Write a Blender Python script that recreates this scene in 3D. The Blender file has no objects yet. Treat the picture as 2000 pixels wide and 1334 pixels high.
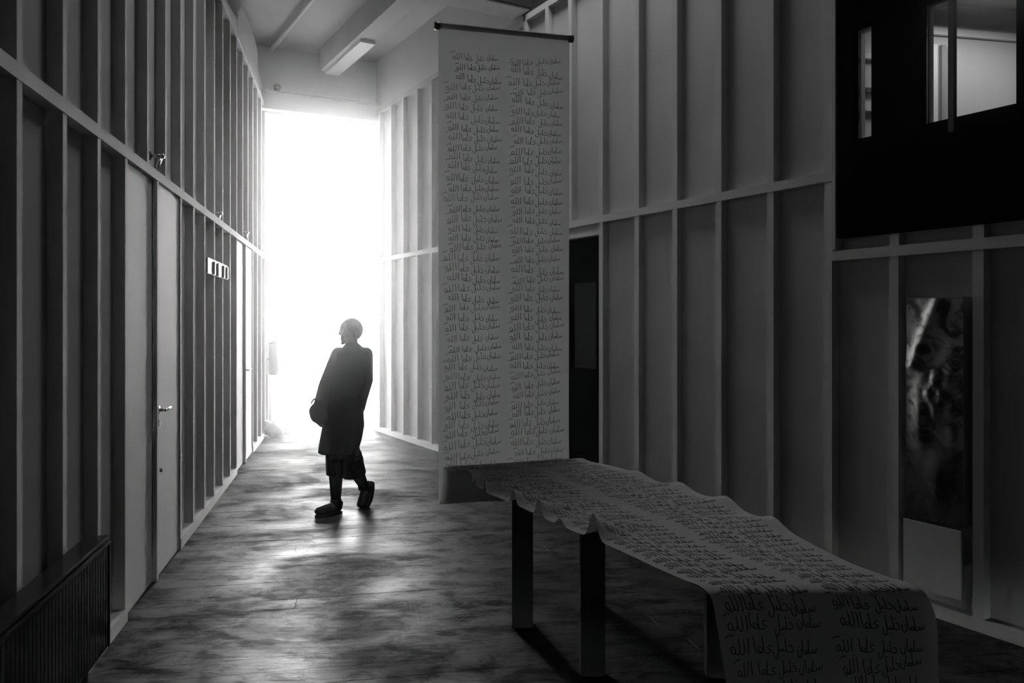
import bpy, bmesh, math, random
from mathutils import Vector, Matrix
random.seed(7)
SC = bpy.context.scene
COL = SC.collection
F = 1555.6          # focal length in pixels of the 2000 px wide frame
CH = 1.6            # camera height

# ------------------------------------------------------------------ camera, world, lights, exposure
cam = bpy.data.cameras.new('camera'); camo = bpy.data.objects.new('camera', cam); COL.objects.link(camo)
camo.location = (0, 0, CH); camo.rotation_euler = (math.pi/2, 0, 0)
cam.sensor_width = 36; cam.lens = 36*F/2000; cam.shift_y = -39/2000; cam.clip_start = .05; cam.clip_end = 400
SC.camera = camo

w = bpy.data.worlds.new('sky'); SC.world = w; w.use_nodes = True
wn = w.node_tree.nodes; wl = w.node_tree.links
bg = wn['Background']; bg.inputs[0].default_value = (1, 1, 1, 1); bg.inputs[1].default_value = 44.0

def area(name, loc, rot, sx, sy, power):
    l = bpy.data.lights.new(name, 'AREA'); l.shape = 'RECTANGLE'; l.size = sx; l.size_y = sy; l.energy = power
    o = bpy.data.objects.new(name, l); COL.objects.link(o); o.location = loc; o.rotation_euler = rot
    return o
area('side_room_lamp', (3.3, 5.2, 3.7), (0, 0, 0), 1.0, .3, 8)
area('back_room_lamp', (1.9, 7.0, 2.9), (0, 0, 0), .5, .3, 5)
area('hall_skylight', (.1, 6.7, 6.25), (0, 0, 0), 1.8, 1.4, 64)

vs = SC.view_settings
SC.display_settings.display_device = 'sRGB'
vs.view_transform = 'Standard'; vs.look = 'None'; vs.exposure = 0.0; vs.gamma = 1.0; vs.use_curve_mapping = False
SC.cycles.max_bounces = 10; SC.cycles.diffuse_bounces = 6; SC.cycles.glossy_bounces = 4; SC.cycles.volume_bounces = 1
SC.cycles.use_denoising = True
SC.cycles.sample_clamp_indirect = 6.0

# ------------------------------------------------------------------ materials
def mat(name, c, rough=.6, spec=.4, noise=0, nscale=8, bump=0, bscale=60, metallic=0, transl=0):
    m = bpy.data.materials.new(name); m.use_nodes = True
    n = m.node_tree.nodes; l = m.node_tree.links; b = n['Principled BSDF']
    b.inputs['Base Color'].default_value = (c, c, c, 1); b.inputs['Roughness'].default_value = rough
    b.inputs['Specular IOR Level'].default_value = spec; b.inputs['Metallic'].default_value = metallic
    if noise or bump:
        tc = n.new('ShaderNodeTexCoord')
    if noise:
        t = n.new('ShaderNodeTexNoise'); t.inputs['Scale'].default_value = nscale; t.inputs['Detail'].default_value = 6
        r = n.new('ShaderNodeMapRange'); r.inputs[1].default_value = .3; r.inputs[2].default_value = .7
        r.inputs[3].default_value = c*(1-noise); r.inputs[4].default_value = min(1, c*(1+noise))
        l.new(tc.outputs['Object'], t.inputs['Vector']); l.new(t.outputs[0], r.inputs[0]); l.new(r.outputs[0], b.inputs['Base Color'])
    if bump:
        t2 = n.new('ShaderNodeTexNoise'); t2.inputs['Scale'].default_value = bscale; t2.inputs['Detail'].default_value = 4
        bp = n.new('ShaderNodeBump'); bp.inputs['Strength'].default_value = bump; bp.inputs['Distance'].default_value = .01
        l.new(tc.outputs['Object'], t2.inputs['Vector']); l.new(t2.outputs[0], bp.inputs['Height']); l.new(bp.outputs[0], b.inputs['Normal'])
    if transl:
        tr = n.new('ShaderNodeBsdfTranslucent'); tr.inputs[0].default_value = (c, c, c, 1)
        mx = n.new('ShaderNodeMixShader'); mx.inputs[0].default_value = transl
        out = n['Material Output']
        l.new(b.outputs[0], mx.inputs[1]); l.new(tr.outputs[0], mx.inputs[2]); l.new(mx.outputs[0], out.inputs['Surface'])
    return m

M = dict(
    stud=mat('painted_timber', .50, .85, .12, .06, 3),
    board=mat('painted_board', .50, .85, .12, .07, 2),
    plaster=mat('white_plaster', .62, .8, .2, .06, 1.5, .2, 20),
    ceil=mat('ceiling_plaster', .6, .85, .2, .1, 1.2, .2, 12),
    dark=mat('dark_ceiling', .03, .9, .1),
    black=mat('black_paint', .004, .8, .0),
    door=mat('door_paint', .5, .7, .15, .03, 3),
    metal=mat('brushed_metal', .6, .3, .5, metallic=1),
    dmetal=mat('dark_metal', .05, .45, .4),
    concrete=mat('concrete', .6, .9, .2, .2, 2, .3, 30),
    paper=mat('scroll_paper', .66, .85, .1, .05, 3, .15, 25, transl=.13),
    ink=mat('ink', .05, .6, .2),
    rad=mat('radiator_enamel', .02, .16, .6),
    coat=mat('dark_wool', .012, .95, .08),
    cloth=mat('dark_cloth', .008, .95, .08),
    skin=mat('skin', .05, .6, .3),
    hair=mat('cropped_hair', .02, .7, .2),
    leather=mat('black_leather', .006, .4, .35),
    tablewood=mat('dark_wood', .035, .6, .3, .3, 6),
    white=mat('white_plastic', .75, .4, .4),
    gray=mat('grey_plastic', .3, .5, .4),
    film=mat('white_sheet', .75, .8, .1, transl=.3),
)

def floor_mat():
    m = bpy.data.materials.new('worn_floorboards'); m.use_nodes = True
    n = m.node_tree.nodes; l = m.node_tree.links; b = n['Principled BSDF']
    geo = n.new('ShaderNodeNewGeometry'); oi = n.new('ShaderNodeObjectInfo')
    def noise(scale, detail, rough, vec, dist=0):
        t = n.new('ShaderNodeTexNoise'); t.inputs['Scale'].default_value = scale; t.inputs['Detail'].default_value = detail
        t.inputs['Roughness'].default_value = rough; t.inputs['Distortion'].default_value = dist
        l.new(vec, t.inputs['Vector']); return t.outputs[0]
    def rng(x, a, b_, c, d):
        r = n.new('ShaderNodeMapRange'); r.inputs[1].default_value = a; r.inputs[2].default_value = b_
        r.inputs[3].default_value = c; r.inputs[4].default_value = d; l.new(x, r.inputs[0]); return r.outputs[0]
    def math_(op, x, y):
        t = n.new('ShaderNodeMath'); t.operation = op
        for i, q in enumerate((x, y)):
            if isinstance(q, (int, float)): t.inputs[i].default_value = q
            else: l.new(q, t.inputs[i])
        return t.outputs[0]
    mp = n.new('ShaderNodeMapping'); mp.inputs['Rotation'].default_value = (0, 0, -.2); mp.inputs['Scale'].default_value = (.85, 1.25, 1)
    l.new(geo.outputs['Position'], mp.inputs['Vector'])
    big = noise(1.25, 9, .6, mp.outputs[0], .7)
    mp2 = n.new('ShaderNodeMapping'); mp2.inputs['Rotation'].default_value = (0, 0, -.2); mp2.inputs['Scale'].default_value = (1.5, 30, 1)
    l.new(geo.outputs['Position'], mp2.inputs['Vector'])
    grain = noise(1.0, 5, .6, mp2.outputs[0])
    fine = noise(6, 10, .74, mp.outputs[0], .5)
    patch = rng(big, .44, .60, 0, 1)
    worn = math_('MULTIPLY', patch, rng(fine, .44, .60, .02, 1))
    base = math_('ADD', math_('MULTIPLY', worn, .05), rng(grain, .3, .7, .006, .022))
    base = math_('MULTIPLY', base, rng(oi.outputs['Random'], 0, 1, .75, 1.25))
    l.new(base, b.inputs['Base Color'])
    rough = math_('ADD', rng(big, .35, .62, .44, .60), rng(fine, .3, .7, -.05, .10))
    sx = n.new('ShaderNodeSeparateXYZ'); l.new(geo.outputs['Position'], sx.inputs[0])
    rough = math_('ADD', rough, rng(sx.outputs[1], 5.0, 8.0, -.07, .12))   # rougher, and less specular below, towards the open door to mute its reflection
    l.new(rough, b.inputs['Roughness'])
    l.new(math_('MULTIPLY', rng(sx.outputs[1], 5.0, 8.0, 1, .45), math_('MULTIPLY', rng(fine, .42, .60, .12, 1), rng(big, .43, .58, .19, .03))), b.inputs['Specular IOR Level'])
    h = math_('ADD', math_('MULTIPLY', grain, .5), math_('MULTIPLY', fine, .35))
    bp = n.new('ShaderNodeBump'); bp.inputs['Strength'].default_value = .35; bp.inputs['Distance'].default_value = .012
    l.new(h, bp.inputs['Height']); l.new(bp.outputs[0], b.inputs['Normal'])
    return m
M['floor'] = floor_mat()

def glass_mat():
    m = bpy.data.materials.new('window_glass'); m.use_nodes = True
    n = m.node_tree.nodes; l = m.node_tree.links
    tr = n.new('ShaderNodeBsdfTransparent'); tr.inputs[0].default_value = (.9, .9, .9, 1)
    gl = n.new('ShaderNodeBsdfGlossy'); gl.inputs['Roughness'].default_value = .03
    fr = n.new('ShaderNodeFresnel'); fr.inputs[0].default_value = 1.45
    mx = n.new('ShaderNodeMixShader'); l.new(fr.outputs[0], mx.inputs[0]); l.new(tr.outputs[0], mx.inputs[1]); l.new(gl.outputs[0], mx.inputs[2])
    l.new(mx.outputs[0], n['Material Output'].inputs['Surface']); n.remove(n['Principled BSDF'])
    return m
M['glass'] = glass_mat()

# ------------------------------------------------------------------ helpers
def link(name, me, m=None, parent=None, **props):
    o = bpy.data.objects.new(name, me); COL.objects.link(o)
    if m and me is not None and not me.materials: me.materials.append(m)
    if parent: o.parent = parent
    for k, v in props.items(): o[k] = v
    return o
def empty(name, **props):
    return link(name, None, **props)
def mesh_of(bm, name, smooth=False):
    bmesh.ops.recalc_face_normals(bm, faces=bm.faces)
    me = bpy.data.meshes.new(name); bm.to_mesh(me); bm.free()
    if smooth:
        for p in me.polygons: p.use_smooth = True
    return me
BOXF = [(0,1,3,2),(4,6,7,5),(0,4,5,1),(2,3,7,6),(0,2,6,4),(1,5,7,3)]
def add_corners(bm, pts):
    v = [bm.verts.new(p) for p in pts]
    for f in BOXF: bm.faces.new([v[i] for i in f])
def add_box(bm, c, s, rot=None):
    pts = [Vector((sx*s[0]/2, sy*s[1]/2, sz*s[2]/2)) for sx in (-1,1) for sy in (-1,1) for sz in (-1,1)]
    if rot is not None: pts = [rot @ p for p in pts]
    add_corners(bm, [p+Vector(c) for p in pts])
def box(name, c, s, m, parent=None, bevel=0, **props):
    bm = bmesh.new(); add_box(bm, c, s)
    if bevel: bmesh.ops.bevel(bm, geom=bm.edges[:], offset=bevel, segments=2, affect='EDGES')
    return link(name, mesh_of(bm, name), m, parent, **props)
# wall frames: a point given by Y on the face line, depth d behind the stud faces (negative = into the room), height z
def PL(Y, d, z): return Vector((-1.197-.2018*Y-.9802*d, Y-.1978*d, z))
def PR(Y, d, z): return Vector((4.793-.5825*Y+.8641*d, Y+.5033*d, z))
def wadd(bm, P, y0, y1, d0, d1, z0, z1):
    add_corners(bm, [P(y, d, z) for y in (y0, y1) for d in (d0, d1) for z in (z0, z1)])
def wbox(name, P, y0, y1, d0, d1, z0, z1, m, parent=None, bevel=0, **props):
    bm = bmesh.new(); wadd(bm, P, y0, y1, d0, d1, z0, z1)
    if bevel: bmesh.ops.bevel(bm, geom=bm.edges[:], offset=bevel, segments=2, affect='EDGES')
    return link(name, mesh_of(bm, name), m, parent, **props)
def cone(bm, a, b, ra, rb, n=12, caps=True):
    a = Vector(a); b = Vector(b); d = b-a; q = d.to_track_quat('Z', 'Y')
    r = []
    for p, rad in ((a, ra), (b, rb)):
        r.append([bm.verts.new(p + q @ Vector((rad*math.cos(2*math.pi*i/n), rad*math.sin(2*math.pi*i/n), 0))) for i in range(n)])
    for i in range(n): bm.faces.new((r[0][i], r[0][(i+1)%n], r[1][(i+1)%n], r[1][i]))
    if caps: bm.faces.new(r[0][::-1]); bm.faces.new(r[1])
def ball(bm, c, r, seg=14, rot=None):
    r = (r, r, r) if isinstance(r, (int, float)) else r
    mt = Matrix.Translation(c) @ (rot.to_4x4() if rot is not None else Matrix.Identity(4)) @ Matrix.Diagonal((*r, 1))
    bmesh.ops.create_uvsphere(bm, u_segments=seg, v_segments=max(6, seg//2+2), radius=1, matrix=mt)
def remesh(bm, name, voxel, smooth=4):
    me = bpy.data.meshes.new(name+'_src'); bm.to_mesh(me); bm.free()
    o = bpy.data.objects.new('tmp', me); COL.objects.link(o)
    r = o.modifiers.new('r', 'REMESH'); r.mode = 'VOXEL'; r.voxel_size = voxel; r.use_smooth_shade = True
    s = o.modifiers.new('s', 'SMOOTH'); s.factor = .5; s.iterations = smooth
    dg = bpy.context.evaluated_depsgraph_get(); dg.update()
    out = bpy.data.meshes.new_from_object(o.evaluated_get(dg)); out.name = name
    bpy.data.objects.remove(o); bpy.data.meshes.remove(me)
    for p in out.polygons: p.use_smooth = True
    return out
def px(x, y, Y):  # point of the frame's direction at depth Y (used to read positions off the photograph)
    return Vector(((x-1000)/F*Y, Y, CH+(628-y)/F*Y))
def lerp(tab, t):
    if t <= tab[0][0]: return tab[0][1]
    for (a, va), (b, vb) in zip(tab, tab[1:]):
        if t <= b: return va+(vb-va)*(t-a)/(b-a)
    return tab[-1][1]

# ------------------------------------------------------------------ floor: base slab + planks
floor = box('floor', (-.5, 6.5, -.07), (17, 22, .1), M['dark'], kind='structure')
PD = Vector((.9802, .1978, 0)); PN = Vector((-.1978, .9802, 0))   # plank direction, across
bm = bmesh.new(); add_box(bm, (0, 0, 0), (2.399, .1613, .02)); bmesh.ops.bevel(bm, geom=[e for e in bm.edges if abs(e.verts[0].co.z-.01)<1e-5 and abs(e.verts[1].co.z-.01)<1e-5], offset=.0008, segments=1, affect='EDGES')
plank_me = mesh_of(bm, 'plank'); plank_me.materials.append(M['floor'])
ang = math.atan2(PD.y, PD.x)
for r in range(76):
    t = .3+r*.162
    off = random.uniform(-1.2, 1.2)
    c0 = PN*t
    xl = -1.5-.2018*t-.5          # left limit of this row
    xr = min(5.2-.5825*t+.9, 4.4)
    k = -4
    while k < 5:
        c = c0+PD*(off+k*2.4)
        if c.x+1.2 > xl and c.x-1.2 < xr:
            o = link('plank', plank_me, None, floor)
            o.location = (c.x, c.y, -.010+random.uniform(-.0006, .0006)); o.rotation_euler = (random.uniform(-.002, .002), 0, ang)
        k += 1
link('ground_outside', (lambda b: (add_box(b, (-4, 34, -.06), (70, 44.5, .1)), mesh_of(b, 'g'))[1])(bmesh.new()), M['concrete'], kind='structure')

# ------------------------------------------------------------------ left stud wall
wl_ = bmesh.new()
wadd(wl_, PL, -2.6, 12.55, .062, .085, 0, 4.62)
wall_left = link('wall_left', mesh_of(wl_, 'wall_left'), M['board'], kind='structure')
SY = [2.85-.455*k for k in range(1, 11)][::-1] + [2.85+.455*k for k in range(0, 21)]
def near(v, a, b): return a < v < b
D1 = (4.262, 5.60); D2 = (8.36, 9.72)   # double door bays
for Y in SY:
    wbox('stud', PL, Y, Y+.048, 0, .062, 2.53, 4.56, M['stud'], wall_left)
    if near(Y, D1[0]-.02, D1[1]-.1) or near(Y, D2[0], D2[1]-.1): continue
    wbox('stud', PL, Y, Y+.048, 0, .062, .075, 2.47, M['stud'], wall_left)
for (a, b) in ((-2.6, 3.4), (3.4, 7.9), (7.9, 12.3)):
    wbox('rail', PL, a, b-.002, -.004, .062, 2.47, 2.53, M['stud'], wall_left)
    wbox('top_plate', PL, a, b-.002, 0, .085, 4.56, 4.62, M['stud'], wall_left)
for (a, b) in ((-2.6, D1[0]), (D1[1], D2[0]), (D2[1], 12.3)):
    wbox('base_plate', PL, a, b-.002, -.002, .062, 0, .075, M['stud'], wall_left)
# pale boards rising above the top plate at the far end
def outline(name, P, d0, d1, pts, m, parent=None, **props):
    b = bmesh.new()
    f = [b.verts.new(P(y, d0, z)) for y, z in pts]; g = [b.verts.new(P(y, d1, z)) for y, z in pts]
    b.faces.new(f); b.faces.new(g[::-1]); n = len(pts)
    for i in range(n): b.faces.new((f[i], f[(i+1)%n], g[(i+1)%n], g[i]))
    bmesh.ops.triangulate(b, faces=[q for q in b.faces if len(q.verts) > 4])
    return link(name, mesh_of(b, name), m, parent, **props)
outline('cover_sheet', PL, .03, .045, [(6.6,4.6),(6.6,4.76),(7.2,4.80),(7.8,4.76),(8.2,4.80),(8.62,4.86),(8.62,4.6)], M['film'], wall_left)
outline('cover_sheet', PL, .03, .045, [(8.63,4.6),(8.63,4.95),(8.87,5.10),(9.2,5.16),(9.75,5.20),(10.2,5.19),(10.4,5.14),(10.55,4.84),(11.3,4.83),(12.1,4.83),(12.1,4.6)], M['film'], wall_left)

# doors in the left wall: two leaves each
def double_door(name, P, a, b, parent=None, top=2.465):
    r = empty(name, kind='structure')
    mid = (a+b)/2
    wbox('door_leaf', P, a+.01, mid-.055, .022, .055, .008, top, M['door'], r, .002)
    wbox('center_post', P, mid-.05, mid-.004, -.006, .055, .004, top, M['stud'], r, .002)
    lf = wbox('door_leaf', P, mid, b-.01, .012, .052, .008, top, M['door'], r, .002)
    return r, mid, lf
door_1, mid, lf = double_door('door_1', PL, *D1)
def lever(P, Y, z, d, parent, L=.11, sgn=1):
    b = bmesh.new()
    cone(b, P(Y, d, z), P(Y, d-.045, z), .011, .009)
    cone(b, P(Y, d-.042, z), P(Y+sgn*L, d-.048, z+.004), .010, .008)
    ball(b, P(Y, d-.042, z), .011, 10); ball(b, P(Y+sgn*L, d-.048, z+.004), .009, 10)
    cone(b, P(Y, d+.001, z), P(Y, d-.006, z), .025, .024, 16)
    return link('door_handle', mesh_of(b, 'door_handle', True), M['metal'], parent)
lever(PL, mid+.07, 1.045, .012, lf)
b = bmesh.new(); cone(b, PL(mid+.07, .014, .965), PL(mid+.07, .004, .965), .022, .021, 16); link('keyhole_plate', mesh_of(b, 'keyhole_plate'), M['dmetal'], lf)
b = bmesh.new(); cone(b, PL(mid+.11, .014, .66), PL(mid+.11, -.004, .66), .014, .010, 12); link('door_stop', mesh_of(b, 'door_stop'), M['metal'], lf)
door_2, mid2, lf2 = double_door('door_2', PL, *D2)
lever(PL, mid2+.07, 1.045, .012, lf2)

# ------------------------------------------------------------------ right stud wall
wr = bmesh.new()
D0, D1b = .062, .085
wadd(wr, PR, 7.96, 11.72, D0, D1b, 0, 4.68)
wadd(wr, PR, 6.97, 7.96, D0, D1b, 2.40, 4.68)
wadd(wr, PR, 4.848, 6.97, D0, D1b, 0, 4.68)
wadd(wr, PR, -2.6, 4.848, D0, D1b, 0, 2.12)
wall_right = link('wall_right', mesh_of(wr, 'wall_right'), M['board'], kind='structure')
UP = [11.56, 11.17, 10.79, 10.38, 10.0, 9.6, 9.2, 8.81, 8.42, 8.03, 7.68, 7.34, 6.93, 6.51, 6.117, 5.718, 5.31, 4.918]
SWR = .048
for Y in UP:
    wbox('stud', PR, Y-SWR, Y, 0, D0, 2.52, 4.62, M['stud'], wall_right)
    if not 6.95 < Y < 8.0:
        wbox('stud', PR, Y-SWR, Y, 0, D0, .07, 2.46, M['stud'], wall_right)
LOW = [4.538, 4.129, 3.73, 3.33, 2.93, 2.53, 2.13, 1.73, 1.33, .93, .53, .13, -.27, -.67, -1.07, -1.47, -1.87]
for Y in LOW:
    wbox('stud', PR, Y-SWR, Y, 0, D0, .07, 1.97, M['stud'], wall_right)
    wbox('stud_stub', PR, Y-SWR, Y, .004, D0, 2.03, 2.10, M['stud'], wall_right)
wbox('stud', PR, 7.96, 7.96+SWR, 0, D0, .07, 2.46, M['stud'], wall_right)
for (a, b_) in ((4.80, 8.0), (8.0, 11.7)):
    wbox('rail', PR, max(a, 4.862), b_-.002, -.004, D0, 2.46, 2.52, M['stud'], wall_right)
    wbox('top_plate', PR, a+.04, b_-.002, 0, D1b, 4.62, 4.68, M['stud'], wall_right)
wbox('rail', PR, -2.6, 4.868, -.004, D0, 1.97, 2.03, M['stud'], wall_right)
wbox('door_header', PR, 6.93, 7.96, .01, D0, 2.36, 2.40, M['stud'], wall_right)
for (a, b_) in ((-2.6, 2.0), (2.0, 6.92), (7.98, 11.7)):
    wbox('base_plate', PR, a, b_-.002, -.002, D0, 0, .07, M['stud'], wall_right)
# above the stud wall: dark sheet for the unlit near hall, plaster far half
wbox('wall_right_upper_shade', PR, 4.90, 8.09, .03, .12, 4.69, 6.38, M['dark'], kind='structure')
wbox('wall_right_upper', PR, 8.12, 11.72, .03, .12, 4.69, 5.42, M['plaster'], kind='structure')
# black partition with window openings, near half
WIN = [(4.637, 4.74), (3.943, 4.371)]
WZ = (2.68, 3.34)
bk = bmesh.new()
ys = [-2.6, 3.943, 4.371, 4.637, 4.74, 4.84]
for i in range(5):
    a, b_ = ys[i], ys[i+1]
    if i in (1, 3):
        wadd(bk, PR, a, b_, .0, .05, 2.105, WZ[0]); wadd(bk, PR, a, b_, .0, .05, WZ[1], 6.3)
    else: wadd(bk, PR, a, b_, .0, .05, 2.105, 6.3)
bmesh.ops.remove_doubles(bk, verts=bk.verts, dist=.0005)
wbox('panel_edge_trim', PR, 4.842, 4.860, -.012, .06, 2.035, 6.3, M['stud'], wall_right)
link('black_panel', mesh_of(bk, 'black_panel'), M['black'], wall_right)
for i, (a, b_) in enumerate(WIN):
    wn_ = empty('window_%d' % (i+1), kind='structure')
    fr = bmesh.new(); t = .012
    wadd(fr, PR, a, b_, .051, .09, WZ[0]-.001, WZ[0]+t); wadd(fr, PR, a, b_, .051, .09, WZ[1]-t, WZ[1])
    wadd(fr, PR, a, a+t, .051, .09, WZ[0]+t, WZ[1]-t); wadd(fr, PR, b_-t, b_, .051, .09, WZ[0]+t, WZ[1]-t)
    link('window_frame', mesh_of(fr, 'window_frame'), M['white'], wn_)
    wbox('pane', PR, a+t, b_-t, .065, .069, WZ[0]+t, WZ[1]-t, M['glass'], wn_)
    if i == 1:
        wbox('mullion', PR, 4.198, 4.228, -.03, -.002, 2.60, 3.6, M['gray'] if False else M['dmetal'], wn_, .003)
# black door in the right wall, with a glazed upper half
door_3 = empty('door_3', kind='structure')
db = bmesh.new()
ya, yb, g0, g1 = 6.975, 7.955, 7.02, 7.315
for (a, b_, z0, z1) in ((ya, g0-.03, .01, 2.35), (g1, yb, .01, 2.35), (g0-.03, g1, .01, 1.18), (g0-.03, g1, 1.95, 2.35)):
    wadd(db, PR, a, b_, .02, .06, z0, z1)
bmesh.ops.remove_doubles(db, verts=db.verts, dist=.0005)
dl = link('door_leaf', mesh_of(db, 'door_leaf'), M['black'], door_3)
wbox('pane', PR, g0-.03, g1, .036, .041, 1.18, 1.95, M['glass'], dl)
wbox('pane_highlight', PR, 7.315, 7.33, .062, .10, 1.18, 1.95, M['white'], dl)  # white strip put in for the highlight along the pane's edge

# room behind the right wall, seen through its windows
def quad_wall(name, p, q, z0, z1, th, m, **pr):
    p = Vector((*p, 0)); q = Vector((*q, 0)); d = (q-p).normalized(); n = Vector((-d.y, d.x, 0))*th
    b = bmesh.new(); add_corners(b, [a+o+Vector((0,0,z)) for a in (p, q) for o in (Vector(), n) for z in (z0, z1)])
    return link(name, mesh_of(b, name), m, **pr)
quad_wall('wall_side_room', (2.16, 5.46), (6.5, 6.35), 0, 3.85, .08, M['plaster'], kind='structure')
quad_wall('wall_side_room_end', (6.5, 6.3), (5.5, 1.0), 0, 3.85, -.08, M['plaster'], kind='structure')
quad_wall('wall_side_room_near', (5.4, 1.0), (4.35, 1.0), 0, 3.85, .08, M['plaster'], kind='structure')
b = bmesh.new(); v = [b.verts.new(p) for p in [(2.05,4.85,3.86),(4.3,.95,3.86),(6.6,.95,3.86),(6.6,6.5,3.86),(1.8,5.6,3.86)]]
f = b.faces.new(v); e = bmesh.ops.extrude_face_region(b, geom=[f]); bmesh.ops.translate(b, verts=[g for g in e['geom'] if isinstance(g, bmesh.types.BMVert)], vec=(0,0,.06))
link('ceiling_side_room', mesh_of(b, 'c'), M['ceil'], kind='structure')
# trims seen in the side room
bx = bmesh.new(); dd = Vector((3.9,.8,0)).normalized(); nn = Vector((dd.y,-dd.x,0))
add_corners(bx, [Vector((2.6,5.55,0))+dd*s+nn*t+Vector((0,0,z)) for s in (0,3.9) for t in (.002,.03) for z in (3.62,3.67)])
link('trim_1', mesh_of(bx, 't'), M['white'], kind='structure')
for i, s in enumerate((.36, .43, .50)):
    bx = bmesh.new()
    add_corners(bx, [Vector((2.6,5.55,0))+dd*(s+a)+nn*t+Vector((0,0,z)) for a in (0,.035) for t in (.002,.03) for z in (0,3.55)])
    link('trim_%d' % (i+2), mesh_of(bx, 't'), M['white'] if i != 1 else M['gray'], kind='structure')
for i, (z0, z1, m_) in enumerate(((3.16, 3.20, 'white'), (2.93, 2.96, 'dmetal'), (2.80, 2.86, 'white'))):
    bx = bmesh.new()
    add_corners(bx, [Vector((2.6,5.55,0))+dd*s+nn*t+Vector((0,0,z)) for s in (-.42,.2) for t in (.002,.04) for z in (z0+.25,z1+.25)])
    link('trim_%d' % (i+6), mesh_of(bx, 't'), M[m_], kind='structure')
# dim room behind the black door
quad_wall('wall_back_room', (.9, 8.35), (4.2, 8.75), 0, 3.2, .08, M['plaster'], kind='structure')
quad_wall('wall_back_room_end', (4.1, 8.75), (4.1, 5.95), 0, 3.2, -.08, M['plaster'], kind='structure')
b = bmesh.new(); add_corners(b, [(x, y, z) for x, y in ((1.6,6.0),(.4,8.2),(4.2,6.0),(4.2,8.9)) for z in (3.2,3.26)])
link('ceiling_back_room', mesh_of(b, 'c'), M['dark'], kind='structure')

# ------------------------------------------------------------------ far wall, opening, ceiling
def BW(X): return 11.03+.5*(X+3.48)
def farbox(name, x0, x1, d0, d1, z0, z1, m, parent=None, **pr):
    b = bmesh.new(); n = Vector((-.447, .894, 0))
    add_corners(b, [Vector((x, BW(x), z))+n*d for x in (x0, x1) for d in (d0, d1) for z in (z0, z1)])
    return link(name, mesh_of(b, name), m, parent, **pr)
fw = bmesh.new(); n_ = Vector((-.447, .894, 0))
for (x0, x1, z0, z1) in ((-9.2, -3.54, 0, 6.39), (-1.86, 8.6, 0, 6.39), (-3.54, -1.86, 4.5, 6.39)):
    add_corners(fw, [Vector((x, BW(x), z))+n_*d for x in (x0, x1) for d in (0, .15) for z in (z0, z1)])
wall_far = link('wall_far', mesh_of(fw, 'wall_far'), M['plaster'], kind='structure')
farbox('lintel', -3.62, -1.95, -.16, 0, 4.52, 4.74, M['plaster'], wall_far)
farbox('lintel_ledge', -3.62, -1.95, -.20, 0, 4.742, 4.77, M['stud'], wall_far)
# far ceiling slab (aligned with the right wall), soffit beam, dark near ceiling
tR = Vector((-.5033, .8641, 0)); pR = Vector((-.8641, -.5033, 0))   # along wall, away from wall
def rbox(bm, o, s0, s1, t0, t1, z0, z1):  # o on the wall line; s along, t away
    add_corners(bm, [Vector((o[0], o[1], z))+tR*s+pR*t for s in (s0, s1) for t in (t0, t1) for z in (z0, z1)])
OR = (0, 8.228)
b = bmesh.new(); rbox(b, OR, -.1, 5.2, -.2, 9.0, 5.42, 5.5); link('ceiling', mesh_of(b, 'ceiling'), M['ceil'], kind='structure')
b = bmesh.new(); rbox(b, OR, -.30, 0, -.1, 9.0, 4.72, 5.42); link('ceiling_beam', mesh_of(b, 'cb'), M['ceil'], kind='structure')
b = bmesh.new(); rbox(b, OR, -.33, -.302, -.1, 9.0, 4.735, 6.3); link('ceiling_fascia', mesh_of(b, 'cf'), M['dark'], kind='structure')  # dark sheet standing in for the beam's unlit front face
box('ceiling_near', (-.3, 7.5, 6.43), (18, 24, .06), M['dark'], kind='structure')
box('wall_near', (-.3, -3.0, 3.2), (18, .1, 6.3), M['dark'], kind='structure')
box('wall_outer_left', (-9.0, 4.3, 3.2), (.1, 14.6, 6.3), M['dark'], kind='structure')
box('wall_outer_right', (8.5, 7.0, 3.2), (.1, 20, 6.3), M['dark'], kind='structure')
# longitudinal beam with its paler lower casing
b = bmesh.new(); rbox(b, OR, 0, 3.84, .62, .86, 5.10, 5.42)
beam = link('trim_5', mesh_of(b, 'beam'), M['ceil'], kind='structure')
b = bmesh.new(); rbox(b, OR, 2.35, 3.82, .605, .80, 5.06, 5.098); link('beam_casing', mesh_of(b, 'bc'), M['white'], beam)
# ceiling pipe
pipe = bmesh.new(); a_ = Vector((-3.32, 11.0, 5.35)); b_ = Vector((-2.34, 9.29, 5.35)); cone(pipe, a_, b_+(b_-a_)*.9, .03, .03, 14)
pp = link('ceiling_pipe', mesh_of(pipe, 'pipe', True), M['white'], label='thin white pipe running under the pale far ceiling', category='pipe')
for k in (.1, .75, 1.4):
    c = a_+(b_-a_)*k; q = bmesh.new(); cone(q, c, c+Vector((0,0,.068)), .012, .012, 8); link('pipe_clip', mesh_of(q, 'clip'), M['white'], pp)
b = bmesh.new(); p0 = Vector((-3.29, BW(-3.29), 4.82)); ball(b, p0+Vector((.03,-.07,.03)), (.05,.05,.045)); cone(b, p0+Vector((.03,-.06,.03)), p0+Vector((.0,.0,.03)), .03, .04)
link('wall_fixture', mesh_of(b, 'fx', True), M['black'], label='small dark round fixture above the bright opening', category='fixture')

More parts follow.
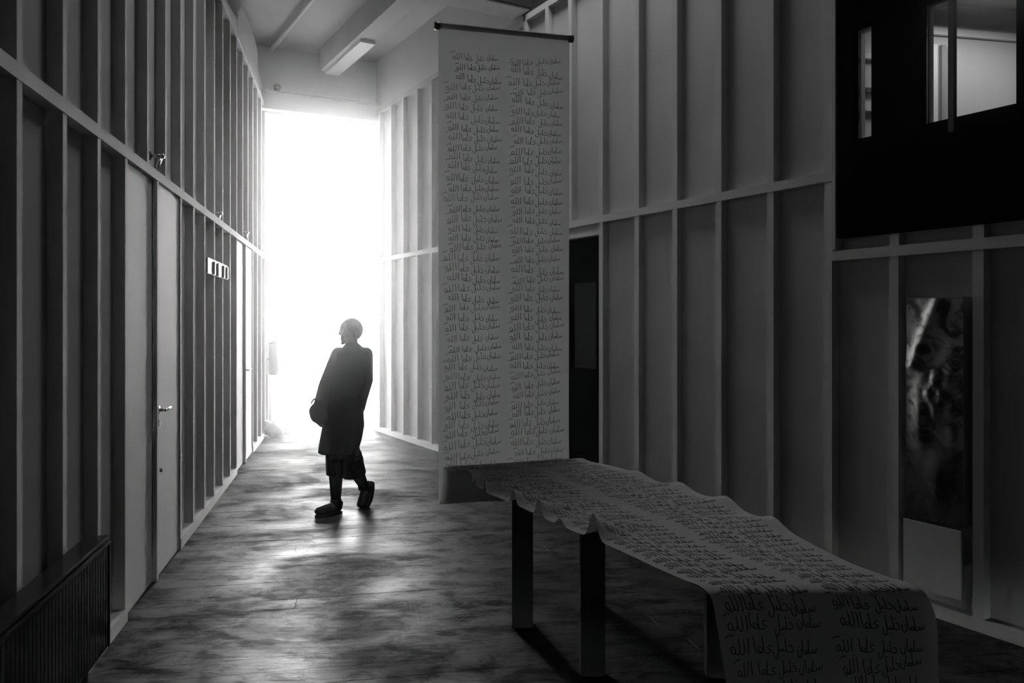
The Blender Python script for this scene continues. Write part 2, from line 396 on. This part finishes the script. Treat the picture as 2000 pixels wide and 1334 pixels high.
# ------------------------------------------------------------------ small things on the left wall
def hook(Y, z, label, d=.062, sc=1):
    b = bmesh.new()
    cone(b, PL(Y, d, z), PL(Y, d-.07*sc, z+.0), .012*sc, .012*sc)
    ball(b, PL(Y, d-.075*sc, z), .018*sc, 12)
    cone(b, PL(Y, d-.07*sc, z), PL(Y-.045*sc, d-.055*sc, z-.085*sc), .013*sc, .011*sc)
    r = link('wall_bracket', mesh_of(b, 'br', True), M['metal'], label=label, category='bracket', group='metal brackets above the left rail')
    q = bmesh.new(); cone(q, PL(Y, d+.001, z), PL(Y, d-.008, z), .028*sc, .026*sc, 16); link('mounting_plate', mesh_of(q, 'mp'), M['dmetal'], r)
hook(4.98, 2.635, 'shiny bent metal bracket on left wall, nearest of three')
hook(7.22, 2.58, 'small metal bracket just above left rail, middle of three')
hook(9.12, 2.62, 'tiny pale bracket above left rail, farthest of three')
bd = wbox('coat_board', PL, 6.56, 7.60, -.015, .0, 2.0, 2.13, M['dmetal'], None, .003, label='dark narrow strip with four pale tabs on left wall', category='board')
for y_ in (6.80, 7.0, 7.30, 7.50):
    wbox('tab', PL, y_, y_+.05, -.032, -.0155, 2.0, 2.115, M['gray'], bd, .004, )
# radiator
rad = empty('radiator', label='long dark ribbed radiator low against the left wall', category='radiator')
wbox('front_panel', PL, 1.2, 3.55, -.105, -.09, .14, .615, M['rad'], rad, .004)
wbox('back_panel', PL, 1.2, 3.55, -.035, -.02, .14, .615, M['rad'], rad, .004)
rb = bmesh.new()
for k in range(66): wadd(rb, PL, 1.225+k*.0352, 1.238+k*.0352, -.1062, -.104, .16, .59)
link('ribs', mesh_of(rb, 'ribs'), M['rad'], rad, kind='stuff')
wbox('top_grille', PL, 1.19, 3.56, -.112, -.01, .628, .642, M['rad'], rad, .004)
wbox('front_lip', PL, 1.19, 3.56, -.119, -.104, .606, .622, M['rad'], rad, .004)
wbox('side_cover', PL, 3.551, 3.565, -.11, -.015, .14, .62, M['rad'], rad, .003)
for y_ in (1.6, 3.3): wbox('foot', PL, y_, y_+.03, -.09, -.03, .0, .14, M['rad'], rad)
b = bmesh.new(); cone(b, PL(3.565, -.06, .47), PL(3.61, -.06, .47), .014, .014); cone(b, PL(3.61, -.06, .49), PL(3.61, -.06, .40), .02, .024); cone(b, PL(3.61, -.06, .40), PL(3.61, -.06, .30), .009, .009); cone(b, PL(3.61, -.06, .30), PL(3.61, .0, .30), .009, .009)
link('valve', mesh_of(b, 'valve', True), M['white'], rad, label='pale radiator valve')

# far end things
el = wbox('junction_box', PL, 11.35, 12.05, -.10, -.004, 2.18, 2.46, M['gray'], None, .01, label='pale grey box under the rail at far left end', category='box')
wbox('junction_cover', PL, 11.42, 11.98, -.11, -.101, 2.22, 2.42, M['white'], el, .004)
ext = empty('fire_extinguisher', label='dark rounded cylinder hanging on far left wall', category='extinguisher')
b = bmesh.new(); c0 = PL(11.35, -.09, .86); cone(b, c0, c0+Vector((0,0,.42)), .075, .075, 20); ball(b, c0+Vector((0,0,.42)), (.075,.075,.05)); ball(b, c0, (.075,.075,.03))
link('tank', mesh_of(b, 'tank', True), M['dmetal'], ext)
b = bmesh.new(); cone(b, c0+Vector((0,0,.45)), c0+Vector((0,0,.52)), .02, .018); add_box(b, c0+Vector((.02,-.02,.52)), (.1,.03,.02)); link('valve_head', mesh_of(b, 'vh'), M['dmetal'], ext)
b = bmesh.new(); add_box(b, c0+Vector((-.055,.0,.2)), (.05,.06,.03)); link('bracket', mesh_of(b, 'bk'), M['dmetal'], ext)
b = bmesh.new(); c1 = Vector((-3.35, 11.1, .1))
ball(b, c1, (.13,.10,.10)); ball(b, c1+Vector((.10,-.02,-.03)), (.08,.07,.07)); ball(b, c1+Vector((-.07,0,.07)), (.06,.06,.06)); ball(b, c1+Vector((.03,.02,.06)), (.05,.05,.06))
sack = link('plastic_sack', remesh(b, 'sack', .012, 3), M['white'], label='pale crumpled sack on the floor at far left end', category='sack')

# ------------------------------------------------------------------ the paper scroll
def XL(y): return lerp([(2.5,.609),(3.9,-.119),(4.15,-.20),(4.4,-.225),(4.5,-.26),(4.62,-.35),(4.69,-.40)], y)
def XR(y): return lerp([(2.53,1.28),(2.75,1.19),(3.0,1.13),(3.4,1.07),(3.66,.99),(4.0,.86),(4.2,.76),(4.5,.64),(4.7,.54),(4.85,.41)], y)
rows = [((-.453,4.90,3.41),(.369,5.12,3.41)), ((-.453,4.90,2.6),(.368,5.12,2.6)), ((-.452,4.90,1.7),(.366,5.12,1.7)), ((-.452,4.895,.9),(.366,5.115,.9)),
        ((-.452,4.895,.62),(.368,5.10,.62)), ((-.449,4.87,.525),(.37,5.06,.53)), ((-.442,4.82,.495),(.375,5.0,.50)), ((-.43,4.765,.53),(.385,4.95,.54)),
        ((-.41,4.72,.64),(.40,4.92,.66)), ((-.40,4.68,.745),(.41,4.88,.76))]
ty = [4.62, 4.5, 4.35, 4.15, 4.0, 3.9, 3.8, 3.7, 3.6, 3.5, 3.4, 3.3, 3.2, 3.1, 3.0, 2.9, 2.8, 2.7, 2.6, 2.52]
ZT = .76
for y in ty:
    yr = y+.14*(y-2.52)/2.1+.01
    zl = ZT - (.03 if 4.55 < y < 4.65 else 0)
    rows.append(((XL(y), y, zl), (XR(yr), yr, ZT)))
rows += [((.622,2.485,.735),(1.305,2.50,.735)), ((.635,2.47,.66),(1.325,2.485,.66)), ((.652,2.44,.52),(1.322,2.47,.52)), ((.675,2.40,.35),(1.325,2.45,.35)), ((.69,2.385,.15),(1.33,2.44,.15)), ((.70,2.38,.03),(1.33,2.44,.03))]
def catmull(p0, p1, p2, p3, t):
    return .5*((2*p1)+(-p0+p2)*t+(2*p0-5*p1+4*p2-p3)*t*t+(-p0+3*p1-3*p2+p3)*t**3)
Lc = [Vector(r[0]) for r in rows]; Rc = [Vector(r[1]) for r in rows]
def dense(pts, n=16):
    out = []
    for i in range(len(pts)-1):
        p0 = pts[max(i-1,0)]; p3 = pts[min(i+2,len(pts)-1)]
        for k in range(n): out.append(catmull(p0, pts[i], pts[i+1], p3, k/n))
    return out+[pts[-1]]
Ld, Rd = dense(Lc), dense(Rc)
# resample on the mean line's arc length
acc = [0.0]
for i in range(1, len(Ld)): acc.append(acc[-1]+(((Ld[i]+Rd[i])/2)-((Ld[i-1]+Rd[i-1])/2)).length)
TOT = acc[-1]; NV = 620; NU = 36
def at(arr, s):
    lo, hi = 0, len(acc)-1
    while hi-lo > 1:
        m_ = (lo+hi)//2
        if acc[m_] <= s: lo = m_
        else: hi = m_
    t = (s-acc[lo])/max(1e-9, acc[hi]-acc[lo]); return arr[lo].lerp(arr[hi], min(max(t, 0), 1))
RIDL = [(4.12,.03,.03),(3.95,.055,.03),(3.66,.065,.035),(3.45,.075,.035),(3.29,.03,.04),(3.07,.10,.045)]
RIDR = [(4.35,.02,.09),(4.02,.03,.09),(3.66,.035,.09),(3.3,.03,.1)]
grid = []
for j in range(NV+1):
    s = TOT*j/NV; a = at(Ld, s); c = at(Rd, s); row = []
    for i in range(NU+1):
        u = i/NU; p = a.lerp(c, u)
        if p.z > .70 and p.y < 4.66:
            fy = min(1, (p.y-2.5)/.25) if p.y > 2.5 else 0
            for (yc, h, wd) in RIDL:
                q = p.y-yc-.62*u
                g = math.exp(-(q/(wd*.7))**2)
                p.z += h*g*math.exp(-u/.16)*fy
            for (yc, h, wd) in RIDR: p.z += h*math.exp(-((p.y-yc)/wd)**2)*math.exp(-(1-u)/.2)*fy
            p.z += .003*math.sin(p.y*9+u*5)*fy
        elif p.y > 4.86 and p.z > .6:
            k = min(1, (3.41-p.z)/.6)*min(1, (p.z-.6)/.5)
            p.y += .008*math.sin(u*7+p.z*1.7)*k+.006*math.sin(p.z*5.1+u*3)*k
        row.append(p)
    grid.append(row)
bm = bmesh.new(); vv = [[bm.verts.new(p) for p in r] for r in grid]
for j in range(NV):
    for i in range(NU): bm.faces.new((vv[j][i], vv[j+1][i], vv[j+1][i+1], vv[j][i+1]))
me = bpy.data.meshes.new('paper_sheet'); bm.to_mesh(me); bm.free()
for p in me.polygons: p.use_smooth = True
scroll = empty('paper_scroll', label='long pale paper scroll covered in handwriting, hanging from rod down over table', category='scroll')
link('paper_sheet', me, M['paper'], scroll)
def surf(u, s):
    fu = min(max(u, 0), 1)*NU; fv = min(max(s/TOT, 0), 1)*NV
    i = min(int(fu), NU-1); j = min(int(fv), NV-1); a = fu-i; b_ = fv-j
    p00, p10, p01, p11 = grid[j][i], grid[j][i+1], grid[j+1][i], grid[j+1][i+1]
    p = (p00*(1-a)+p10*a)*(1-b_)+(p01*(1-a)+p11*a)*b_
    n = (p01-p00).cross(p10-p00)
    n.normalize(); return p, n
# rod
rd = Vector((.369+.453, .22, 0)).normalized()
b = bmesh.new(); e0 = Vector((-.453,4.90,3.422))-rd*.022; e1 = Vector((.369,5.12,3.422))+rd*.022
cone(b, e0, e1, .017, .017, 16); link('rod', mesh_of(b, 'rod', True), M['stud'], scroll)
for e, s_ in ((e0, -1), (e1, 1)):
    b = bmesh.new(); cone(b, e+rd*s_*.002+Vector((0,0,-.004)), e-rd*s_*.03+Vector((0,0,-.004)), .024, .024, 16); link('rod_cap', mesh_of(b, 'cap', True), M['dmetal'], scroll)
# handwriting: four words of one name, as pen strokes in units of the letter height
def arc(cx, cy, rx, ry, a0, a1, n=8): return [(cx+rx*math.cos(math.radians(a0+(a1-a0)*k/n)), cy+ry*math.sin(math.radians(a0+(a1-a0)*k/n))) for k in range(n+1)]
WORDS = [
  # salman
  [[(9.0,.42),(8.95,.16),(8.84,.08),(8.76,.14),(8.73,.34),(8.70,.12),(8.60,.06),(8.52,.14),(8.49,.34),(8.46,.10),(8.34,.02),(8.2,.03),(8.13,.2),(8.12,.98)],
   [(8.12,.3),(8.08,.05),(7.98,.02)]+arc(7.84,.13,.12,.13,-60,300,8)+[(7.74,.02),(7.56,.02),(7.48,.2),(7.46,1.0)],
   [(7.28,.42),(7.29,.12)]+arc(7.08,.08,.2,.26,0,-180,7)+[(6.87,.36)], [(7.05,.52),(7.10,.48)]],
  # khalil
  [[(6.22,.38),(6.34,.48),(6.48,.40),(6.62,.14),(6.54,.02),(6.30,.0),(6.02,.03),(5.95,.2),(5.94,.98)],
   [(5.94,.25),(5.90,.04),(5.76,.02),(5.66,.08),(5.62,.32),(5.59,.08),(5.46,.01),(5.34,.04),(5.28,.2),(5.25,1.0)],
   [(5.26,.4),(5.24,.0),(5.17,-.24)]+arc(4.98,-.22,.2,.2,-20,-180,6)+[(4.77,.02)], [(6.28,.78),(6.33,.73)], [(5.66,-.26),(5.61,-.31)], [(5.48,-.27),(5.43,-.32)]],
  # ata
  [[(4.38,.44),(4.24,.55),(4.08,.48),(4.02,.34),(4.12,.22),(4.42,.16),(4.22,.03),(3.95,-.03),(3.68,.0),(3.56,.14),(3.42,.32),(3.24,.38),(3.12,.28),(3.16,.12),(3.34,.03),(3.6,.0)],
   [(3.62,1.08),(3.60,.06)], [(3.4,.02),(3.1,.0),(2.92,.06),(2.86,.25),(2.84,1.08)]],
  # allah
  [[(2.36,1.05),(2.34,.0)], [(1.98,1.05),(1.97,.2),(1.90,.03),(1.76,-.02),(1.62,.08),(1.56,.3),(1.55,1.0)],
   [(1.55,.3),(1.50,.05),(1.36,-.02),(1.24,.04),(1.16,.18)]+arc(.98,.26,.2,.25,10,350,10), [(.42,1.02),(.62,1.12),(.82,1.28),(.86,1.14),(1.0,1.2),(1.06,1.36),(1.1,1.2),(1.24,1.28)]],
]
inkv, inkf = [], []
def ribbon(pts, wd):
    base = len(inkv)
    P3 = [surf(u, s) for u, s in pts]
    for k, (p, n) in enumerate(P3):
        a = P3[max(k-1,0)][0]; c = P3[min(k+1,len(P3)-1)][0]; t = (c-a)
        if t.length < 1e-7: t = Vector((1,0,0))
        t.normalize(); sd = t.cross(n)*wd*.5; q = p+n*.0012
        inkv.append(q+sd); inkv.append(q-sd)
    for k in range(len(P3)-1): inkf.append((base+2*k, base+2*k+1, base+2*k+3, base+2*k+2))
row_s = .185; UW = .852
NR = 0
while row_s < TOT-.04:
    pz, _ = surf(.5, row_s)
    hidden = (pz.y > 4.70 and pz.z < .66)
    if not hidden:
        for ci, (ul, ur) in enumerate(((.035, .465), (.525, .945))):
            j_ = random.uniform
            l0 = ul+j_(-.01,.03)+(.06 if NR < 3 and ci == 0 else 0); r0 = ur+j_(-.02,.012)
            unit = (r0-l0)*UW/8.7
            hs = unit*j_(.88,1.15); slant = j_(-.06,.06); tilt = j_(-.008,.014); so = j_(-.005,.005)
            wdt = j_(.0025,.0034)
            for wi, word in enumerate(WORDS):
                wx = j_(-.12,.12); wy = j_(-.12,.12); ws = j_(.85,1.08); wcx = (7.9,5.7,3.6,1.4)[wi]
                for st in word:
                    ph = j_(0,6.28)
                    # subdivide
                    q = []
                    for (a, c) in zip(st, st[1:]):
                        nseg = max(1, int(math.hypot(a[0]-c[0], a[1]-c[1])/.35))
                        for k in range(nseg): q.append((a[0]+(c[0]-a[0])*k/nseg, a[1]+(c[1]-a[1])*k/nseg))
                    q.append(st[-1]); pts = []
                    for (x, y) in q:
                        x = wcx+(x-wcx)*ws+wx+slant*y*1.5+.03*math.sin(3*y+ph); y2 = y+wy+.04*math.sin(2.2*x+ph)
                        u = l0+(x-.4)*unit/UW
                        pts.append((u, row_s+so-y2*hs-tilt*(x-4)*.35))
                    ribbon(pts, wdt if len(st) > 2 else wdt*1.15)
    row_s += .0615*random.uniform(.93, 1.07); NR += 1
im = bpy.data.meshes.new('handwriting'); im.from_pydata([tuple(v) for v in inkv], [], inkf)
link('handwriting', im, M['ink'], scroll, kind='stuff', label='dark handwritten Arabic name repeated in two columns')

# ------------------------------------------------------------------ table under the scroll
table = empty('long_table', label='long dark table under the paper scroll', category='table')
b = bmesh.new()
def tl(y): return 1.99-.52*y
c4 = [(-.16, 4.56), (.40, 4.72), (1.22, 2.56), (tl(2.54), 2.54)]
top = [b.verts.new((x, y, .752)) for x, y in c4]; bot = [b.verts.new((x, y, .715)) for x, y in c4]
b.faces.new(top); b.faces.new(bot[::-1])
for i in range(4): b.faces.new((top[i], bot[i], bot[(i+1)%4], top[(i+1)%4]))
link('table_top', mesh_of(b, 'tt'), M['tablewood'], table)
for (x, y) in ((.055, 4.19), (.365, 3.62), (.80, 2.75), (.46, 4.48), (.93, 3.60), (1.12, 2.72)):
    box('leg', (x, y, .357), (.11, .07, .714), M['tablewood'], table, .004)

# ------------------------------------------------------------------ tall relief picture on the right wall
art = empty('relief_picture', label='tall narrow dark picture in relief hung between right wall studs', category='picture')
def art_h(u, v):
    # u 0 far edge .. 1 near edge, v 0 top .. 1 bottom
    h = 0
    ridge = .62-.62*(v/.30); dd_ = abs(u-ridge*.9-.0)
    if v < .32: h += .030*math.exp(-((u-(.60-1.5*v))/.13)**2)
    h += .028*math.exp(-(((u-.55)/.22)**2+((v-.42)/.12)**2))*(1+.4*math.sin(26*u)*math.sin(40*v))
    h += .016*math.exp(-(((u-.25)/.12)**2+((v-.50)/.14)**2)) + .012*math.exp(-(((u-.8)/.1)**2+((v-.35)/.25)**2))
    h += .010*math.exp(-(((u-.55)/.2)**2+((v-.80)/.10)**2))
    return h
b = bmesh.new(); nu, nv = 26, 70; g = []
ya_, yb_ = 4.44, 4.165; zt_, zb_ = 1.725, .52
for j in range(nv+1):
    g.append([b.verts.new(PR(ya_+(yb_-ya_)*i/nu, -.012-art_h(i/nu, j/nv), zt_+(zb_-zt_)*j/nv)) for i in range(nu+1)])
for j in range(nv):
    for i in range(nu): b.faces.new((g[j][i], g[j][i+1], g[j+1][i+1], g[j+1][i]))
artm = mat('relief_paint', .22, .6, .3)
n = artm.node_tree.nodes; l = artm.node_tree.links
ge = n.new('ShaderNodeTexCoord'); nz = n.new('ShaderNodeTexNoise'); nz.inputs['Scale'].default_value = 9; nz.inputs['Detail'].default_value = 7; nz.inputs['Distortion'].default_value = 1.2
sp = n.new('ShaderNodeSeparateXYZ'); l.new(ge.outputs['Object'], sp.inputs[0]); l.new(ge.outputs['Object'], nz.inputs['Vector'])
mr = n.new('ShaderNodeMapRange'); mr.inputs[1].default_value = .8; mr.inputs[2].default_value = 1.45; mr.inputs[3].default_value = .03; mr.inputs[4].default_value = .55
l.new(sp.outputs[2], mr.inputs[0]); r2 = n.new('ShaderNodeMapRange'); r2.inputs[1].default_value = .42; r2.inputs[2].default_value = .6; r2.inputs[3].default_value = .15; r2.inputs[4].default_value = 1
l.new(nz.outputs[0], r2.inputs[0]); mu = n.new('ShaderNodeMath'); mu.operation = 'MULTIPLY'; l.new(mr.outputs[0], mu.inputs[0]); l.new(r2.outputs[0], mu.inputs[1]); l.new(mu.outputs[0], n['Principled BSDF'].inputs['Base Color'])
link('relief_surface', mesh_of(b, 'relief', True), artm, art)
wbox('backing_board', PR, 4.165, 4.44, -.010, .058, .52, 1.73, M['gray'], art)
wbox('blank_sheet', PR, 4.175, 4.455, -.016, -.0, .14, .50, M['board'], art)

# ------------------------------------------------------------------ the walking person
PY = 6.6
def pp_(x, y, dy=0): return px(x, y, PY+dy) if dy == 0 else px(x, y, PY+dy)
person = empty('person', label='person in long dark coat walking, silhouetted against the bright opening', category='person')
face = Vector((-.74, -.67, 0)).normalized(); side = Vector((-face.y, face.x, 0))
def limb(b, pts):
    for (a, ra), (c, rc) in zip(pts, pts[1:]):
        cone(b, a, c, ra, rc, 14)
    for (a, ra) in pts: ball(b, a, ra*1.0, 14)
b = bmesh.new()
hc = pp_(684, 648)
R = Matrix((side, -face, Vector((0,0,1)))).transposed()
ball(b, hc+Vector((0,0,.018)), (.074,.092,.088), 20, R); ball(b, hc+face*.022+Vector((0,0,-.045)), (.055,.062,.062), 16, R)
ball(b, hc+face*.094+Vector((0,0,-.012)), (.012,.018,.022), 10, R); cone(b, hc+face*.082+Vector((0,0,.015)), hc+face*.104+Vector((0,0,-.018)), .007, .013, 8)
for s_ in (-1, 1): ball(b, hc+side*.075*s_+Vector((0,0,-.005))-face*.01, (.010,.020,.032), 10, R)
ball(b, hc+face*.082+Vector((0,0,-.052)), (.024,.010,.007), 10, R); ball(b, hc+face*.080+Vector((0,0,-.066)), (.020,.010,.007), 10, R); ball(b, hc+face*.070+Vector((0,0,-.092)), (.020,.018,.016), 10, R)
neck = pp_(686, 680)
limb(b, [(hc-face*.015+Vector((0,0,-.06)), .050), (neck, .055), (pp_(688, 700), .075)])
chest = pp_(688, 715); waist = pp_(674, 765); pel = pp_(668, 805)
ball(b, chest, (.125,.085,.13), 16, R); ball(b, waist, (.10,.08,.12), 16, R); ball(b, pel, (.125,.09,.11), 16, R)
cone(b, chest, waist, .115, .10); cone(b, waist, pel, .10, .12)
shL, shR = pp_(661, 692), pp_(713, 692)
elL, haL = pp_(636, 752, -.04), pp_(624, 800, -.12)
elR, haR = pp_(716, 742, .04), pp_(703, 784, 0)
limb(b, [(shL, .045), (elL, .036), (haL, .026)]); limb(b, [(shR, .045), (elR, .036), (haR, .026)])
def hand(b, w_, d, up):
    d = d.normalized(); sd = d.cross(up).normalized(); nn_ = sd.cross(d)
    Rm = Matrix((sd, d, nn_)).transposed()
    ball(b, w_+d*.045, (.038,.050,.016), 12, Rm)
    for k, (o_, ln) in enumerate(((-.028,.062),(-.010,.070),(.009,.066),(.027,.052))):
        a0 = w_+d*.082+sd*o_; a1 = a0+d*ln*.5-nn_*.008; a2 = a1+d*ln*.25-nn_*.026; a3 = a2-nn_*.020-d*.006
        limb(b, [(a0,.0088),(a1,.0082),(a2,.0075),(a3,.0068)])
    t0 = w_+d*.02+sd*-.034; t1 = t0+d*.03-sd*.018; t2 = t1+d*.026-nn_*.014-sd*.002
    limb(b, [(t0,.012),(t1,.010),(t2,.008)])
hand(b, haL, Vector((-.1,-.2,-1)), face); hand(b, haR, Vector((-.35,-.1,-1)), face)
hipL, hipR = pp_(660, 815), pp_(680, 815)
knL, anL = pp_(656, 905, -.06), pp_(656, 978, 0)
knR, anR = pp_(692, 906, -.02), pp_(711, 950, .26)
limb(b, [(hipL, .075), (knL, .052), (pp_(656, 935, -.01), .052), (anL, .037)])
limb(b, [(hipR, .075), (knR, .052), (pp_(699, 926, .1), .052), (anR, .038)])
toeL = anL+Vector((-.115, -.10, -.055)); toeR = anR+Vector((-.03, -.02, -.15))
limb(b, [(anL+Vector((.02,.02,-.03)), .036), (toeL, .028)]); limb(b, [(anR+Vector((.01,.01,-.02)), .036), (toeR, .03)])
link('body', remesh(b, 'body', .0055, 2), M['skin'], person)
# eyes
for s_ in (-1, 1):
    q = bmesh.new(); ball(q, hc+face*.080+side*.030*s_+Vector((0,0,.006)), .011, 10); link('eye', mesh_of(q, 'eye', True), M['gray'], person)
# cropped hair
b = bmesh.new(); ball(b, hc-face*.014+Vector((0,0,.018)), (.083,.100,.098), 24, R)
bmesh.ops.bisect_plane(b, geom=b.verts[:]+b.edges[:]+b.faces[:], plane_co=hc+face*.05+Vector((0,0,.02)), plane_no=(face*.8+Vector((0,0,-.62))).normalized(), clear_outer=True)
bmesh.ops.holes_fill(b, edges=b.edges[:])
link('hair', mesh_of(b, 'hair', True), M['hair'], person)
# tights
b = bmesh.new()
limb(b, [(knL, .062), (pp_(656, 935, -.01), .056), (anL, .041)]); limb(b, [(knR, .062), (pp_(699, 926, .1), .056), (anR, .042)])
link('stockings', remesh(b, 'stockings', .007, 2), M['cloth'], person)
# coat: lofted sections + sleeves, one continuous shell
def loft(b, secs, n=28):
    rings = []
    for (y, xa, xb, dp, dy) in secs:
        a = pp_(xa, y, dy); c = pp_(xb, y, dy); ce = (a+c)/2; hw = (c-a).length/2
        rings.append([b.verts.new(ce+Vector((hw*math.cos(t)*(1+.015*math.sin(5*t)), dp*math.sin(t), 0))) for t in [2*math.pi*k/n for k in range(n)]])
    for r0, r1 in zip(rings, rings[1:]):
        for k in range(n): b.faces.new((r0[k], r0[(k+1)%n], r1[(k+1)%n], r1[k]))
    b.faces.new(rings[0]); b.faces.new(rings[-1][::-1])
b = bmesh.new()
loft(b, [(668,678,698,.06,0),(676,672,706,.08,0),(681,661,715,.10,0),(688,656,721,.115,0),(700,655,722,.125,0),(720,652,716,.13,0),(745,646,710,.13,0),(770,641,706,.135,0),(800,635,709,.15,0),(830,630,711,.165,0),(858,625,706,.17,0),(884,621,698,.17,0)])
limb(b, [(shL+Vector((.0,0,0)), .062), (elL, .058), (pp_(626, 790, -.10), .056)])
limb(b, [(shR+Vector((.005,0,0)), .062), (elR, .056), (pp_(705, 776, -.02), .058), (pp_(702, 796, 0), .05)])
cone(b, pp_(626, 790, -.10), pp_(618, 806, -.12), .055, .060, 14)
link('coat', remesh(b, 'coat', .009, 3), M['coat'], person)
# coat collar
b = bmesh.new(); cone(b, pp_(687, 684), pp_(686, 672), .085, .062, 20); link('collar', remesh(b, 'collar', .008, 2), M['coat'], person)
# culottes
b = bmesh.new()
loft(b, [(840,636,706,.14,0),(870,636,702,.14,0),(890,636,700,.14,0)])
loft(b, [(880,636,676,.12,0),(905,637,670,.12,0),(926,638,666,.115,0)])
limb(b, [(pp_(682, 880), .085), (pp_(689, 900, .03), .090)]); cone(b, pp_(685, 885, 0), pp_(690, 926, .06), .088, .108, 24)
link('culottes', remesh(b, 'culottes', .009, 2), M['cloth'], person)
# shoes
def shoe(an, toe, up):
    f_ = (toe-an); f_ = (f_-up*f_.dot(up)).normalized(); s_ = f_.cross(up).normalized(); Rm = Matrix((s_, f_, up)).transposed()
    b = bmesh.new()
    ball(b, an-up*.035+f_*.0, (.044,.058,.055), 16, Rm); ball(b, an-up*.048+f_*.09, (.047,.085,.036), 16, Rm); ball(b, an-up*.05+f_*.14, (.046,.05,.033), 16, Rm)
    cone(b, an-up*.03, an+up*.03, .046, .048, 16)
    o = link('shoe', remesh(b, 'shoe', .006, 2), M['leather'], person)
    q = bmesh.new(); pts = []
    for k in range(20):
        t = 2*math.pi*k/20; pts.append((math.cos(t)*(.048 if math.sin(t) > 0 else .042), math.sin(t)*.125+.065))
    r = [[q.verts.new(an-up*h+s_*x+f_*y) for x, y in pts] for h in (.070, .098)]
    for k in range(20): q.faces.new((r[0][k], r[0][(k+1)%20], r[1][(k+1)%20], r[1][k]))
    q.faces.new(r[0]); q.faces.new(r[1][::-1]); link('sole', mesh_of(q, 'sole'), M['leather'], o)
anL2 = Vector((anL.x, anL.y, .10))
shoe(anL2, anL2+Vector((-.115,-.10,0)), Vector((0,0,1)))
f2 = Vector((-.22,-.25,-.94)).normalized(); up2 = (Vector((-.5,-.75,.32)) - f2*Vector((-.5,-.75,.32)).dot(f2)).normalized()
shoe(anR, anR+f2*.15, up2)
# bag carried at the hip
b = bmesh.new(); bc = pp_(619, 806, -.15)
ball(b, bc, (.062,.05,.085), 18); ball(b, bc+Vector((.03,.0,-.03)), (.065,.05,.07), 16); ball(b, bc+Vector((-.025,0,.01)), (.04,.045,.055), 14); ball(b, bc+Vector((.035,.01,.06)), (.04,.04,.05), 14)
bag = link('hand_bag', remesh(b, 'bag', .008, 2), M['coat'], label='soft dark bag held at the walking person\'s hip', category='bag')
q = bmesh.new(); prev = None
for k in range(11):
    t = math.pi*k/10; c = bc+Vector((.045*math.cos(t), 0, .07+.045*math.sin(t)))
    if prev is not None: cone(q, prev, c, .007, .007, 8)
    prev = c
link('handle', mesh_of(q, 'handle', True), M['leather'], bag)

# ------------------------------------------------------------------ scatter volumes added in the passage to imitate lens glow
def glow_haze(dens, g, ya, yb, z1):
    m = bpy.data.materials.new('glow_haze'); m.use_nodes = True; n = m.node_tree.nodes; l = m.node_tree.links
    n.remove(n['Principled BSDF']); v = n.new('ShaderNodeVolumeScatter'); v.inputs['Density'].default_value = dens; v.inputs['Anisotropy'].default_value = g
    l.new(v.outputs[0], n['Material Output'].inputs['Volume'])
    b = bmesh.new(); rr = [[b.verts.new((p.x, p.y, z)) for p in (PL(ya,-.12,0), PR(ya,-.12,0), PR(yb+.1,-.02,0), PL(yb-.1,-.12,0))] for z in (.012, z1)]
    for k in range(4): b.faces.new((rr[0][k], rr[0][(k+1)%4], rr[1][(k+1)%4], rr[1][k]))
    b.faces.new(rr[0][::-1]); b.faces.new(rr[1]); link('glow_haze', mesh_of(b, 'glow_haze'), m, kind='stuff')
glow_haze(.006, .975, .6, 7.25, 4.5)
glow_haze(.03, .72, 7.5, 11.0, 4.66)
